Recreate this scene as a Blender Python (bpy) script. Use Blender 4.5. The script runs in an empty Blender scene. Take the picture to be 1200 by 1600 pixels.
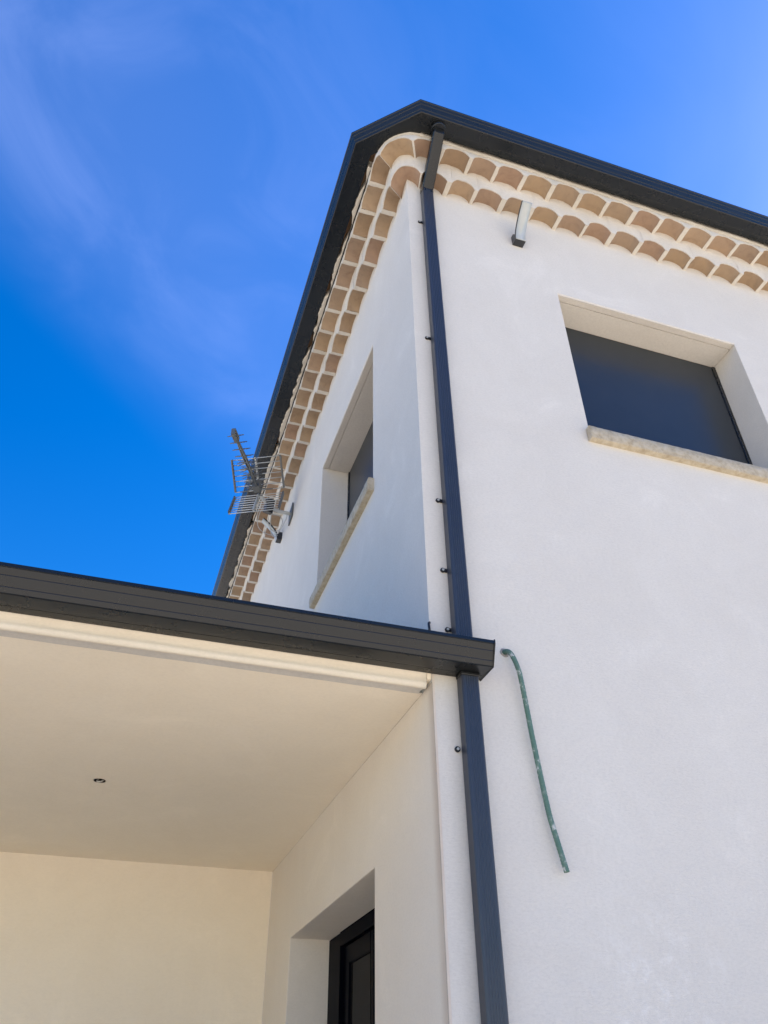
import bpy, bmesh, math, random
from mathutils import Vector, Matrix, noise
random.seed(7)
S = bpy.context.scene
COL = S.collection

# ------------------------------------------------------------------ camera
cam_d = bpy.data.cameras.new("camera")
cam = bpy.data.objects.new("camera", cam_d)
COL.objects.link(cam)
R0 = (0.94934635, -0.31410094, -0.00906193)
R1 = (0.18647319, 0.5863441, -0.78830727)
R2 = (0.25292146, 0.74668682, 0.61521503)
CAM = Vector((-1.1072, -2.7, 1.6))
M = Matrix.Identity(4)
for i in range(3):
    M[i][0] = R0[i]; M[i][1] = -R1[i]; M[i][2] = -R2[i]; M[i][3] = CAM[i]
cam.matrix_world = M
cam_d.sensor_fit = 'VERTICAL'
cam_d.sensor_height = 36.0
cam_d.lens = 1251.08 / 1600 * 36.0
cam_d.clip_start = 0.05
cam_d.clip_end = 3000
S.camera = cam

# ------------------------------------------------------------------ light
SUN_AZ = math.radians(8)      # from +X towards +Y
SUN_EL = math.radians(43)
sd = Vector((math.cos(SUN_EL) * math.cos(SUN_AZ), math.cos(SUN_EL) * math.sin(SUN_AZ), math.sin(SUN_EL)))
W = bpy.data.worlds.new("World")
S.world = W
W.use_nodes = True
nt = W.node_tree
for n in list(nt.nodes): nt.nodes.remove(n)
def N(t, **k):
    n = nt.nodes.new(t)
    for a, b in k.items(): setattr(n, a, b)
    return n
sky = N('ShaderNodeTexSky', sky_type='NISHITA')
sky.sun_disc = False
sky.sun_elevation = SUN_EL
sky.sun_rotation = math.pi / 2 - SUN_AZ
sky.air_density = 1.0; sky.dust_density = 0.22; sky.ozone_density = 3.4
hs = N('ShaderNodeHueSaturation')
hs.inputs['Hue'].default_value = 0.511
hs.inputs['Saturation'].default_value = 1.41
hs.inputs['Value'].default_value = 1.13
nt.links.new(sky.outputs[0], hs.inputs['Color'])
# thin cirrus veil: a band across the sky with soft streaks, in world directions
tc = N('ShaderNodeTexCoord')
def vmath(op, a, b=None):
    n = N('ShaderNodeVectorMath', operation=op)
    if hasattr(a, 'links'): nt.links.new(a, n.inputs[0])
    else: n.inputs[0].default_value = a
    if b is not None:
        if hasattr(b, 'links'): nt.links.new(b, n.inputs[1])
        else: n.inputs[1].default_value = b
    return n
def ray(u, v):
    c = ((u - 600) / 1251.08, (v - 800) / 1251.08, 1.0)
    return Vector([R0[i] * c[0] + R1[i] * c[1] + R2[i] * c[2] for i in range(3)]).normalized()
ra, rb = ray(20, 480), ray(350, 800)      # the lower edge of the veil runs along this great circle
pn = ra.cross(rb).normalized()
if pn.dot(ray(400, 200)) < 0: pn = -pn
along = (rb - ra).normalized()
third = pn.cross(along).normalized()
dotp = vmath('DOT_PRODUCT', tc.outputs['Generated'], tuple(pn))
dota = vmath('DOT_PRODUCT', tc.outputs['Generated'], tuple(along))
dott = vmath('DOT_PRODUCT', tc.outputs['Generated'], tuple(third))
comb = N('ShaderNodeCombineXYZ')
nt.links.new(dota.outputs['Value'], comb.inputs[0])
nt.links.new(dotp.outputs['Value'], comb.inputs[1])
nt.links.new(dott.outputs['Value'], comb.inputs[2])
mp = N('ShaderNodeMapping'); mp.inputs['Scale'].default_value = (2.9, 4.2, 4.2)
nt.links.new(comb.outputs[0], mp.inputs[0])
nz = N('ShaderNodeTexNoise'); nz.inputs['Scale'].default_value = 1.5; nz.inputs['Detail'].default_value = 8
nz.inputs['Roughness'].default_value = 0.56; nz.inputs['Distortion'].default_value = 0.8
nt.links.new(mp.outputs[0], nz.inputs['Vector'])
mr = N('ShaderNodeMapRange', interpolation_type='SMOOTHSTEP')
mr.inputs['From Min'].default_value = 0.34; mr.inputs['From Max'].default_value = 0.72
nt.links.new(nz.outputs['Fac'], mr.inputs['Value'])
ed = N('ShaderNodeMapRange', interpolation_type='SMOOTHSTEP')
ed.inputs['From Min'].default_value = -0.01; ed.inputs['From Max'].default_value = 0.16
nt.links.new(dotp.outputs['Value'], ed.inputs['Value'])
fall = N('ShaderNodeMapRange', interpolation_type='SMOOTHSTEP')
fall.inputs['From Min'].default_value = 0.18; fall.inputs['From Max'].default_value = 0.62
fall.inputs['To Min'].default_value = 1; fall.inputs['To Max'].default_value = 0.25
nt.links.new(dotp.outputs['Value'], fall.inputs['Value'])
def mul(a, b):
    n = N('ShaderNodeMath', operation='MULTIPLY')
    nt.links.new(a, n.inputs[0])
    if hasattr(b, 'links'): nt.links.new(b, n.inputs[1])
    else: n.inputs[1].default_value = b
    return n.outputs[0]
ad = N('ShaderNodeMath', operation='MULTIPLY_ADD')
nt.links.new(mr.outputs[0], ad.inputs[0]); ad.inputs[1].default_value = 0.48; ad.inputs[2].default_value = 0.48
fac = mul(mul(mul(ad.outputs[0], ed.outputs[0]), fall.outputs[0]), 0.14)
mix = N('ShaderNodeMix', data_type='RGBA')
nt.links.new(fac, mix.inputs['Factor'])
nt.links.new(hs.outputs[0], mix.inputs['A'])
mix.inputs['B'].default_value = (4.8, 5.6, 9.5, 1)
bg = N('ShaderNodeBackground'); bg.inputs['Strength'].default_value = 0.10
out = N('ShaderNodeOutputWorld')
nt.links.new(mix.outputs['Result'], bg.inputs['Color'])
nt.links.new(bg.outputs[0], out.inputs[0])

sun_d = bpy.data.lights.new("sun", 'SUN')
sun_d.energy = 5.0; sun_d.angle = math.radians(0.5); sun_d.color = (1, 0.95, 0.87)
sun = bpy.data.objects.new("sun", sun_d); COL.objects.link(sun)
sun.rotation_euler = sd.to_track_quat('Z', 'Y').to_euler()
sun.location = (8, 6, 15)

S.view_settings.view_transform = 'Standard'
S.view_settings.look = 'None'
S.view_settings.exposure = 1.2
S.view_settings.gamma = 1.0
S.render.engine = 'CYCLES'
S.cycles.max_bounces = 10
S.cycles.diffuse_bounces = 6

# ------------------------------------------------------------------ materials
MATS = {}
def material(name, col, rough=0.8, spec=0.5, metal=0.0, build=None):
    m = bpy.data.materials.new(name); m.use_nodes = True
    t = m.node_tree; b = t.nodes['Principled BSDF']
    b.inputs['Base Color'].default_value = (*col, 1)
    b.inputs['Roughness'].default_value = rough
    b.inputs['Metallic'].default_value = metal
    b.inputs['Specular IOR Level'].default_value = spec
    if build: build(t, b)
    MATS[name] = m
    return m
def tn(t, kind, **k):
    n = t.nodes.new(kind)
    for a, b in k.items():
        if a in n.inputs: n.inputs[a].default_value = b
        else: setattr(n, a, b)
    return n
def obj_coord(t, scale=(1, 1, 1)):
    c = tn(t, 'ShaderNodeTexCoord'); m = tn(t, 'ShaderNodeMapping')
    m.inputs['Scale'].default_value = scale
    t.links.new(c.outputs['Object'], m.inputs[0])
    return m.outputs[0]
def ramp(t, fac, stops):
    r = tn(t, 'ShaderNodeValToRGB')
    e = r.color_ramp.elements
    while len(e) < len(stops): e.new(0.5)
    for i, (p, c) in enumerate(stops):
        e[i].position = p; e[i].color = (*c, 1)
    t.links.new(fac, r.inputs[0])
    return r.outputs[0]
def bump(t, b, h, strength, dist, prev=None):
    n = tn(t, 'ShaderNodeBump'); n.inputs['Strength'].default_value = strength
    n.inputs['Distance'].default_value = dist
    t.links.new(h, n.inputs['Height'])
    if prev: t.links.new(prev, n.inputs['Normal'])
    t.links.new(n.outputs[0], b.inputs['Normal'])
    return n.outputs[0]
def plaster(c1, c2, grain=0.5, streaks=0.25, edge=False, lime=False):
    def f(t, b):
        co = obj_coord(t)
        big = tn(t, 'ShaderNodeTexNoise', Scale=0.9, Detail=6.0, Roughness=0.62)
        t.links.new(co, big.inputs['Vector'])
        col = ramp(t, big.outputs['Fac'], [(0.3, c2), (0.62, c1)])
        # vertical rain streaks and trowel passes
        cs = obj_coord(t, (5.0, 5.0, 0.35))
        st = tn(t, 'ShaderNodeTexNoise', Scale=1.6, Detail=4.0, Roughness=0.6)
        t.links.new(cs, st.inputs['Vector'])
        sr = ramp(t, st.outputs['Fac'], [(0.50, (1, 1, 1)), (0.80, (0.92, 0.91, 0.89))])
        mx = tn(t, 'ShaderNodeMix', data_type='RGBA', blend_type='MULTIPLY')
        mx.inputs['Factor'].default_value = streaks
        t.links.new(col, mx.inputs['A']); t.links.new(sr, mx.inputs['B'])
        fine = tn(t, 'ShaderNodeTexNoise', Scale=85.0, Detail=6.0, Roughness=0.8)
        t.links.new(obj_coord(t, (0.7, 0.7, 1.5)), fine.inputs['Vector'])
        fr = ramp(t, fine.outputs['Fac'], [(0.34, (0.84, 0.84, 0.84)), (0.56, (1, 1, 1))])
        m2 = tn(t, 'ShaderNodeMix', data_type='RGBA', blend_type='MULTIPLY')
        m2.inputs['Factor'].default_value = grain
        t.links.new(mx.outputs['Result'], m2.inputs['A']); t.links.new(fr, m2.inputs['B'])
        # paler cloudy patches and scattered lime specks
        pa = tn(t, 'ShaderNodeTexNoise', Scale=2.1, Detail=8.0, Roughness=0.7, Distortion=0.8)
        t.links.new(co, pa.inputs['Vector'])
        pr_ = ramp(t, pa.outputs['Fac'], [(0.40, (0.965, 0.96, 0.955)), (0.58, (1.0, 1.0, 1.0)), (0.68, (1.07, 1.07, 1.07))])
        m3 = tn(t, 'ShaderNodeMix', data_type='RGBA', blend_type='MULTIPLY')
        m3.inputs['Factor'].default_value = 0.4 + 0.6 * grain
        t.links.new(m2.outputs['Result'], m3.inputs['A']); t.links.new(pr_, m3.inputs['B'])
        t.links.new(m3.outputs['Result'], b.inputs['Base Color'])
        if lime:
            # faint lime bloom low on the wall
            vm = tn(t, 'ShaderNodeVectorMath', operation='DISTANCE'); vm.inputs[1].default_value = (0.80, 0.0, 2.02)
            t.links.new(co, vm.inputs[0])
            g1 = tn(t, 'ShaderNodeMapRange', interpolation_type='SMOOTHSTEP')
            g1.inputs['From Min'].default_value = 0.42; g1.inputs['From Max'].default_value = 0.02
            t.links.new(vm.outputs['Value'], g1.inputs['Value'])
            ln = tn(t, 'ShaderNodeTexNoise', Scale=11.0, Detail=9.0, Roughness=0.8)
            t.links.new(co, ln.inputs['Vector'])
            lr = tn(t, 'ShaderNodeMapRange', interpolation_type='SMOOTHSTEP')
            lr.inputs['From Min'].default_value = 0.47; lr.inputs['From Max'].default_value = 0.68; lr.inputs['To Max'].default_value = 0.55
            t.links.new(ln.outputs['Fac'], lr.inputs['Value'])
            lm = tn(t, 'ShaderNodeMath', operation='MULTIPLY'); t.links.new(g1.outputs[0], lm.inputs[0]); t.links.new(lr.outputs[0], lm.inputs[1])
            m5 = tn(t, 'ShaderNodeMix', data_type='RGBA')
            t.links.new(lm.outputs[0], m5.inputs['Factor']); t.links.new(m3.outputs['Result'], m5.inputs['A'])
            m5.inputs['B'].default_value = (0.80, 0.79, 0.77, 1)
            t.links.new(m5.outputs['Result'], b.inputs['Base Color'])
        if edge:
            sx = tn(t, 'ShaderNodeSeparateXYZ'); t.links.new(co, sx.inputs[0])
            mk = tn(t, 'ShaderNodeMapRange', interpolation_type='SMOOTHSTEP')
            mk.inputs['From Min'].default_value = 0.075; mk.inputs['From Max'].default_value = 0.012
            mk.inputs['To Min'].default_value = 0; mk.inputs['To Max'].default_value = 1
            t.links.new(sx.outputs['Y'], mk.inputs['Value'])
            dm = tn(t, 'ShaderNodeMath', operation='MULTIPLY')
            e2 = ramp(t, big.outputs['Fac'], [(0.35, (0.25, 0.25, 0.25)), (0.6, (0.8, 0.8, 0.8))])
            t.links.new(mk.outputs[0], dm.inputs[0]); t.links.new(e2, dm.inputs[1])
            m4 = tn(t, 'ShaderNodeMix', data_type='RGBA')
            t.links.new(dm.outputs[0], m4.inputs['Factor']); t.links.new(m3.outputs['Result'], m4.inputs['A'])
            m4.inputs['B'].default_value = (0.50, 0.41, 0.335, 1)
            t.links.new(m4.outputs['Result'], b.inputs['Base Color'])
        tr = tn(t, 'ShaderNodeTexNoise', Scale=3.0, Detail=7.0, Roughness=0.75, Distortion=0.3)
        t.links.new(obj_coord(t, (2.5, 2.5, 14.0)), tr.inputs['Vector'])
        n0 = bump(t, b, tr.outputs['Fac'], 0.22 * grain + 0.05, 0.008)
        wav = tn(t, 'ShaderNodeTexNoise', Scale=6.0, Detail=3.0, Roughness=0.5)
        t.links.new(co, wav.inputs['Vector'])
        n1 = bump(t, b, wav.outputs['Fac'], 0.3, 0.014, n0)
        bump(t, b, fine.outputs['Fac'], 0.6 * grain + 0.1, 0.005, n1)
    return f
wall_m = material('white_render', (0.8, 0.8, 0.8), 0.92, 0.2, build=plaster((0.665, 0.635, 0.585), (0.64, 0.61, 0.562), 0.6, 0.1, False, True))
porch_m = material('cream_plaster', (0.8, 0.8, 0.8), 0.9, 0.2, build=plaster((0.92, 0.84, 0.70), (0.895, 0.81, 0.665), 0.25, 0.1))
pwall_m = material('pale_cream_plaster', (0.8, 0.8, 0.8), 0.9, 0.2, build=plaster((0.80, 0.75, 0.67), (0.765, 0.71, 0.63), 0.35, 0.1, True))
mortar_m = material('cornice_mortar', (0.8, 0.8, 0.8), 0.92, 0.2, build=plaster((0.68, 0.64, 0.575), (0.585, 0.54, 0.47), 0.7, 0.2))
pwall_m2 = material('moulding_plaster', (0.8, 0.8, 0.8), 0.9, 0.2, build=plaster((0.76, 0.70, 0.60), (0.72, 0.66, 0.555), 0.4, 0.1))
def clay(t, b):
    at = tn(t, 'ShaderNodeAttribute'); at.attribute_name = 'tone'
    col = ramp(t, at.outputs['Fac'], [(0.0, (0.29, 0.205, 0.135)), (0.3, (0.37, 0.27, 0.178)), (0.5, (0.315, 0.235, 0.17)), (0.75, (0.335, 0.23, 0.165)), (1.0, (0.385, 0.285, 0.195))])
    co = obj_coord(t)
    n = tn(t, 'ShaderNodeTexNoise', Scale=14.0, Detail=6.0, Roughness=0.65, Distortion=0.6)
    t.links.new(co, n.inputs['Vector'])
    r = ramp(t, n.outputs['Fac'], [(0.28, (0.80, 0.76, 0.74)), (0.5, (1, 1, 1)), (0.72, (1.12, 1.10, 1.05))])
    mx = tn(t, 'ShaderNodeMix', data_type='RGBA', blend_type='MULTIPLY'); mx.inputs['Factor'].default_value = 0.85
    t.links.new(col, mx.inputs['A']); t.links.new(r, mx.inputs['B'])
    t.links.new(mx.outputs['Result'], b.inputs['Base Color'])
    f = tn(t, 'ShaderNodeTexNoise', Scale=90.0, Detail=4.0)
    t.links.new(co, f.inputs['Vector'])
    bump(t, b, f.outputs['Fac'], 0.35, 0.004)
clay_m = material('clay_tile', (0.4, 0.28, 0.18), 0.88, 0.25, build=clay)
def coat(c, rs=(0.26, 0.42)):
    def f(t, b):
        co = obj_coord(t)
        n = tn(t, 'ShaderNodeTexNoise', Scale=7.0, Detail=5.0, Roughness=0.6)
        t.links.new(co, n.inputs['Vector'])
        col = ramp(t, n.outputs['Fac'], [(0.3, tuple(x * 0.94 for x in c)), (0.7, tuple(x * 1.08 for x in c))])
        t.links.new(col, b.inputs['Base Color'])
        m = tn(t, 'ShaderNodeMapRange'); m.inputs['To Min'].default_value = rs[0]; m.inputs['To Max'].default_value = rs[1]
        t.links.new(n.outputs['Fac'], m.inputs['Value']); t.links.new(m.outputs[0], b.inputs['Roughness'])
    return f
gutter_m = material('anthracite_aluminium', (0.025, 0.027, 0.03), 0.3, 0.42, build=coat((0.009, 0.0105, 0.012), (0.25, 0.30)))
pipe_m = material('anthracite_pipe', (0.03, 0.034, 0.045), 0.3, 0.5, build=coat((0.030, 0.036, 0.050)))
shutter_m = material('shutter_aluminium', (0.04, 0.045, 0.055), 0.4, 0.38, build=coat((0.024, 0.029, 0.035), (0.30, 0.32)))
black_m = material('black_plastic', (0.012, 0.012, 0.014), 0.45, 0.4, build=coat((0.012, 0.012, 0.014)))
frame_m = material('door_frame_paint', (0.006, 0.007, 0.01), 0.3, 0.12, build=coat((0.0025, 0.003, 0.006), (0.2, 0.3)))
def stone(t, b):
    co = obj_coord(t)
    n = tn(t, 'ShaderNodeTexNoise', Scale=22.0, Detail=8.0, Roughness=0.7)
    t.links.new(co, n.inputs['Vector'])
    c = ramp(t, n.outputs['Fac'], [(0.32, (0.34, 0.285, 0.205)), (0.5, (0.45, 0.39, 0.295)), (0.66, (0.52, 0.465, 0.37))])
    t.links.new(c, b.inputs['Base Color'])
    v = tn(t, 'ShaderNodeTexVoronoi', Scale=55.0)
    t.links.new(co, v.inputs['Vector'])
    n1 = bump(t, b, n.outputs['Fac'], 0.8, 0.012)
    bump(t, b, v.outputs['Distance'], 0.4, 0.005, n1)
stone_m = material('limestone', (0.55, 0.47, 0.34), 0.9, 0.2, build=stone)
def ground_f(t, b):
    co = obj_coord(t)
    n = tn(t, 'ShaderNodeTexNoise', Scale=0.8, Detail=8.0, Roughness=0.65)
    t.links.new(co, n.inputs['Vector'])
    c = ramp(t, n.outputs['Fac'], [(0.3, (0.68, 0.57, 0.42)), (0.7, (0.77, 0.665, 0.51))])
    t.links.new(c, b.inputs['Base Color'])
    g = tn(t, 'ShaderNodeTexNoise', Scale=60.0, Detail=4.0)
    t.links.new(co, g.inputs['Vector'])
    bump(t, b, g.outputs['Fac'], 0.5, 0.01)
ground_m = material('pale_gravel_ground', (0.55, 0.46, 0.34), 0.95, 0.2, build=ground_f)
paving_m = material('paving', (0.5, 0.46, 0.4), 0.8, 0.3, build=ground_f)
alu_m = material('dull_aluminium', (0.52, 0.53, 0.52), 0.5, 0.5, 0.5, build=None)
alud_m = material('weathered_aluminium', (0.16, 0.165, 0.16), 0.5, 0.5, 0.5)
cable_m = material('grey_cable', (0.42, 0.42, 0.40), 0.5)
def lens(t, b):
    co = obj_coord(t)
    n = tn(t, 'ShaderNodeTexNoise', Scale=9.0, Detail=3.0)
    t.links.new(co, n.inputs['Vector'])
    c = ramp(t, n.outputs['Fac'], [(0.3, (0.36, 0.385, 0.385)), (0.7, (0.44, 0.465, 0.46))])
    t.links.new(c, b.inputs['Base Color'])
lens_m = material('lamp_diffuser', (0.56, 0.6, 0.6), 0.28, 0.6, build=lens)
lampbody_m = material('lamp_casting', (0.03, 0.032, 0.036), 0.5, 0.4, build=coat((0.03, 0.032, 0.036)))
def conduit_f(t, b):
    co = obj_coord(t)
    n = tn(t, 'ShaderNodeTexNoise', Scale=34.0, Detail=7.0, Roughness=0.7)
    t.links.new(co, n.inputs['Vector'])
    c = ramp(t, n.outputs['Fac'], [(0.0, (0.065, 0.14, 0.11)), (0.48, (0.085, 0.165, 0.13)), (0.57, (0.14, 0.21, 0.175)), (0.62, (0.50, 0.51, 0.49))])
    t.links.new(c, b.inputs['Base Color'])
conduit_m = material('green_conduit_plastic', (0.08, 0.19, 0.14), 0.6, 0.4, build=conduit_f)
def glass_f(t, b):
    pass
for m_ in (frame_m,): m_.node_tree.nodes['Principled BSDF'].inputs['IOR'].default_value = 1.12
glass_m = material('dark_glass', (0.012, 0.012, 0.013), 0.05, 0.16)
glass_m.node_tree.nodes['Principled BSDF'].inputs['IOR'].default_value = 1.15
dark_m = material('interior_dark', (0.02, 0.018, 0.015), 0.9)
wire_m = material('brown_wire', (0.035, 0.022, 0.014), 0.5)
dust_m = material('chipped_plaster', (0.30, 0.28, 0.26), 0.95, 0.1)

# ------------------------------------------------------------------ helpers
def link(name, bm, mat, parent=None, smooth=False, merge=True):
    if merge: bmesh.ops.remove_doubles(bm, verts=bm.verts, dist=1e-5)
    me = bpy.data.meshes.new(name); bm.to_mesh(me); bm.free()
    mats = mat if isinstance(mat, (list, tuple)) else [mat]
    for m in mats: me.materials.append(m)
    o = bpy.data.objects.new(name, me); COL.objects.link(o)
    if parent: o.parent = parent
    if smooth:
        for p in me.polygons: p.use_smooth = True
    return o
def empty(name, loc, label, cat, group=None, rz=0):
    o = bpy.data.objects.new(name, None); COL.objects.link(o)
    o.location = loc; o.rotation_euler = (0, 0, rz); o.empty_display_size = 0.2
    o['label'] = label; o['category'] = cat
    if group: o['group'] = group
    return o
def quad(bm, *p, mi=0):
    f = bm.faces.new([bm.verts.new(v) for v in p]); f.material_index = mi; return f
def box(bm, x0, x1, y0, y1, z0, z1, mi=0):
    c = [(x0, y0, z0), (x1, y0, z0), (x1, y1, z0), (x0, y1, z0), (x0, y0, z1), (x1, y0, z1), (x1, y1, z1), (x0, y1, z1)]
    v = [bm.verts.new(p) for p in c]
    for f in ((0, 3, 2, 1), (4, 5, 6, 7), (0, 1, 5, 4), (1, 2, 6, 5), (2, 3, 7, 6), (3, 0, 4, 7)):
        bm.faces.new([v[i] for i in f]).material_index = mi
def tube(bm, pts, r, n=8, cap=True, radii=None):
    pts = [Vector(p) for p in pts]; rings = []
    t0 = (pts[1] - pts[0]).normalized()
    a = Vector((0, 0, 1)) if abs(t0.z) < 0.9 else Vector((1, 0, 0))
    nrm = (a - t0 * a.dot(t0)).normalized()
    for i, p in enumerate(pts):
        if i == 0: t = pts[1] - p
        elif i == len(pts) - 1: t = p - pts[i - 1]
        else: t = (pts[i + 1] - p).normalized() + (p - pts[i - 1]).normalized()
        t.normalize(); nrm = (nrm - t * nrm.dot(t)).normalized(); b = t.cross(nrm)
        rr = radii[i] if radii else r
        rings.append([bm.verts.new(p + (nrm * math.cos(k * 2 * math.pi / n) + b * math.sin(k * 2 * math.pi / n)) * rr) for k in range(n)])
    for i in range(len(rings) - 1):
        for k in range(n):
            f = bm.faces.new((rings[i][k], rings[i][(k + 1) % n], rings[i + 1][(k + 1) % n], rings[i + 1][k])); f.smooth = True
    if cap:
        bm.faces.new(rings[0][::-1]); bm.faces.new(rings[-1])
def beam(bm, p, q, w, h, up=Vector((0, 0, 1))):
    p, q = Vector(p), Vector(q); t = (q - p).normalized()
    s = t.cross(up).normalized(); u = s.cross(t)
    v = [bm.verts.new(e + s * a * w / 2 + u * b * h / 2) for e in (p, q) for a, b in ((-1, -1), (1, -1), (1, 1), (-1, 1))]
    for f in ((0, 1, 2, 3), (7, 6, 5, 4), (0, 4, 5, 1), (1, 5, 6, 2), (2, 6, 7, 3), (3, 7, 4, 0)):
        bm.faces.new([v[i] for i in f])
def catmull(pts, n=8):
    pts = [Vector(p) for p in pts]; P = [pts[0]] + pts + [pts[-1]]; o = []
    for i in range(1, len(P) - 2):
        for k in range(n):
            t = k / n; a, b, c, d = P[i - 1:i + 3]
            o.append(0.5 * (2 * b + (c - a) * t + (2 * a - 5 * b + 4 * c - d) * t * t + (3 * b - a - 3 * c + d) * t ** 3))
    o.append(pts[-1]); return o
def bevel_mod(o, w, seg=2, ang=40):
    m = o.modifiers.new('bevel', 'BEVEL'); m.width = w; m.segments = seg; m.limit_method = 'ANGLE'; m.angle_limit = math.radians(ang)
    m.harden_normals = False
    return o
def wall_face(bm, axis, pos, a0, a1, z0, z1, holes, depth):
    """a wall plane with openings and their reveals; axis 'y': plane y=pos over x; axis 'x': plane x=pos over y"""
    A = sorted({a0, a1, *[h[0] for h in holes], *[h[1] for h in holes]})
    Z = sorted({z0, z1, *[h[2] for h in holes], *[h[3] for h in holes]})
    P = (lambda a, z, d=0: (a, pos + d, z)) if axis == 'y' else (lambda a, z, d=0: (pos + d, a, z))
    for i in range(len(A) - 1):
        for j in range(len(Z) - 1):
            ca, cz = (A[i] + A[i + 1]) / 2, (Z[j] + Z[j + 1]) / 2
            if any(h[0] < ca < h[1] and h[2] < cz < h[3] for h in holes): continue
            quad(bm, P(A[i], Z[j]), P(A[i + 1], Z[j]), P(A[i + 1], Z[j + 1]), P(A[i], Z[j + 1]))
    for h in holes:
        c = [(h[0], h[2]), (h[1], h[2]), (h[1], h[3]), (h[0], h[3])]
        for k in range(4):
            p, q = c[k], c[(k + 1) % 4]
            # split at the grid lines so that the reveals share the wall's vertices
            n0 = [p, q]
            quad(bm, P(*p), P(*q), P(*q, depth), P(*p, depth))

# ------------------------------------------------------------------ setting
bm = bmesh.new(); quad(bm, (-1200, -1200, 0), (1200, -1200, 0), (1200, 1200, 0), (-1200, 1200, 0))
g = link('ground', bm, ground_m); g['kind'] = 'structure'
bm = bmesh.new(); box(bm, -4.9, 0.0, -0.6, 2.99, 0.01, 0.09)
g = link('porch_floor', bm, paving_m); g['kind'] = 'structure'

# ------------------------------------------------------------------ house
H = empty('house', (0, 0, 0), 'white rendered two storey house with scalloped clay tile cornice, dark gutters and porch', 'house')
XE, YE = 10.0, 11.0
ZT = 6.93
WR = (1.018, 2.386, 4.69, 5.914)     # window in the wall facing the camera's right
WL = (0.768, 2.118, 4.68, 5.905)     # window in the left wall
DR = (0.75, 2.335, 0.09, 2.505)      # doorway under the porch
RW = 0.227
PZ = 3.018
bm = bmesh.new()
wall_face(bm, 'y', 0, 0, XE, 0, ZT, [WR], RW)
wall_face(bm, 'x', 0, 0, YE, PZ, ZT, [WL], RW)
quad(bm, (XE, 0, 0), (XE, YE, 0), (XE, YE, ZT), (XE, 0, ZT))
quad(bm, (0, YE, 0), (XE, YE, 0), (XE, YE, ZT), (0, YE, ZT))
o = link('wall', bm, wall_m, H); bevel_mod(o, 0.004)
bm = bmesh.new()
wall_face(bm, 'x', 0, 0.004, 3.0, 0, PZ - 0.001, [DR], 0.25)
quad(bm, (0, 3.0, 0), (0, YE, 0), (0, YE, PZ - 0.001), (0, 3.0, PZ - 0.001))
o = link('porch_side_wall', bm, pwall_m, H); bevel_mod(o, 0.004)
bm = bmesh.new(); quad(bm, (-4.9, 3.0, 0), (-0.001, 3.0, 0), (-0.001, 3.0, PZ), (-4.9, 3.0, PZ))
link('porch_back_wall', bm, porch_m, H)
# corner bead of the render, a slim rounded nosing
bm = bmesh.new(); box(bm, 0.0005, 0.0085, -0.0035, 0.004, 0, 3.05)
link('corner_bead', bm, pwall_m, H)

# --- windows: sill, shutter, guide rail, head trim
def window(axis, wn, rail_far):
    a0, a1, z0, z1 = wn
    P = (lambda a, z, d: (a, d, z)) if axis == 'y' else (lambda a, z, d: (d, a, z))
    def bx(bm, a, b, d0, d1, c, d):
        if axis == 'y': box(bm, a, b, d0, d1, c, d)
        else: box(bm, d0, d1, a, b, c, d)
    bm = bmesh.new()
    # shallow ribbed panel: laths of 77 mm with barely visible joints
    bx(bm, a0 + 0.03, a1 - 0.03, RW - 0.004, RW + 0.02, z0 + 0.006, z1 - 0.012)
    w = link('window', bm, shutter_m, H); bevel_mod(w, 0.002, 1)
    w['label'] = 'square window closed by a dark roller shutter'
    for (p, q) in ((a0 + 0.001, a0 + 0.03), (a1 - 0.03, a1 - 0.001)):
        bm = bmesh.new(); bx(bm, p, q, RW - 0.012, RW + 0.02, z0 + 0.004, z1 - 0.012)
        bevel_mod(link('guide_rail', bm, gutter_m, w), 0.003, 1)
    # head: two boards with a narrow joint between them
    bm = bmesh.new()
    bx(bm, a0 + 0.002, a1 - 0.002, 0.004, 0.047, z1 - 0.007, z1 + 0.004)
    bx(bm, a0 + 0.002, a1 - 0.002, 0.052, RW - 0.002, z1 - 0.0075, z1 + 0.0035)
    link('shutter_box_cover', bm, wall_m, w)
    # rough stone sill, hand split front
    bm = bmesh.new()
    n = 60; lo, hi = a0 - 0.022, a1 + 0.035
    zb, zt, pr = z0 - 0.092, z0 - 0.001, 0.037
    rows = []
    for i in range(n + 1):
        a = lo + (hi - lo) * i / n
        def j(k, s): return 0.35 * s * noise.noise(Vector((a * 9, k * 7.3, 1.7 if axis == 'y' else 8.1))) + s * 0.45 * noise.noise(Vector((a * 37, k * 3.1, 4.2)))
        prof = [(0.09, zb), (-pr + 0.002, zb + j(1, .003)), (-pr + j(2, .006), zb + 0.007 + j(3, .003)), (-pr - 0.002 + j(4, .008), (zb + zt) / 2),
                (-pr + j(5, .006), zt - 0.006 + j(6, .003)), (-pr + 0.005, zt + j(7, .001)), (RW - 0.006, zt)]
        rows.append([bm.verts.new(P(a, z, d)) for d, z in prof])
    for i in range(n):
        for k in range(len(rows[0]) - 1):
            bm.faces.new((rows[i][k], rows[i + 1][k], rows[i + 1][k + 1], rows[i][k + 1])).smooth = True
    bm.faces.new(rows[0]); bm.faces.new(rows[-1][::-1])
    link('sill', bm, stone_m, w)
    return w
window('y', WR, True)
w = window('x', WL, False)

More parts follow.
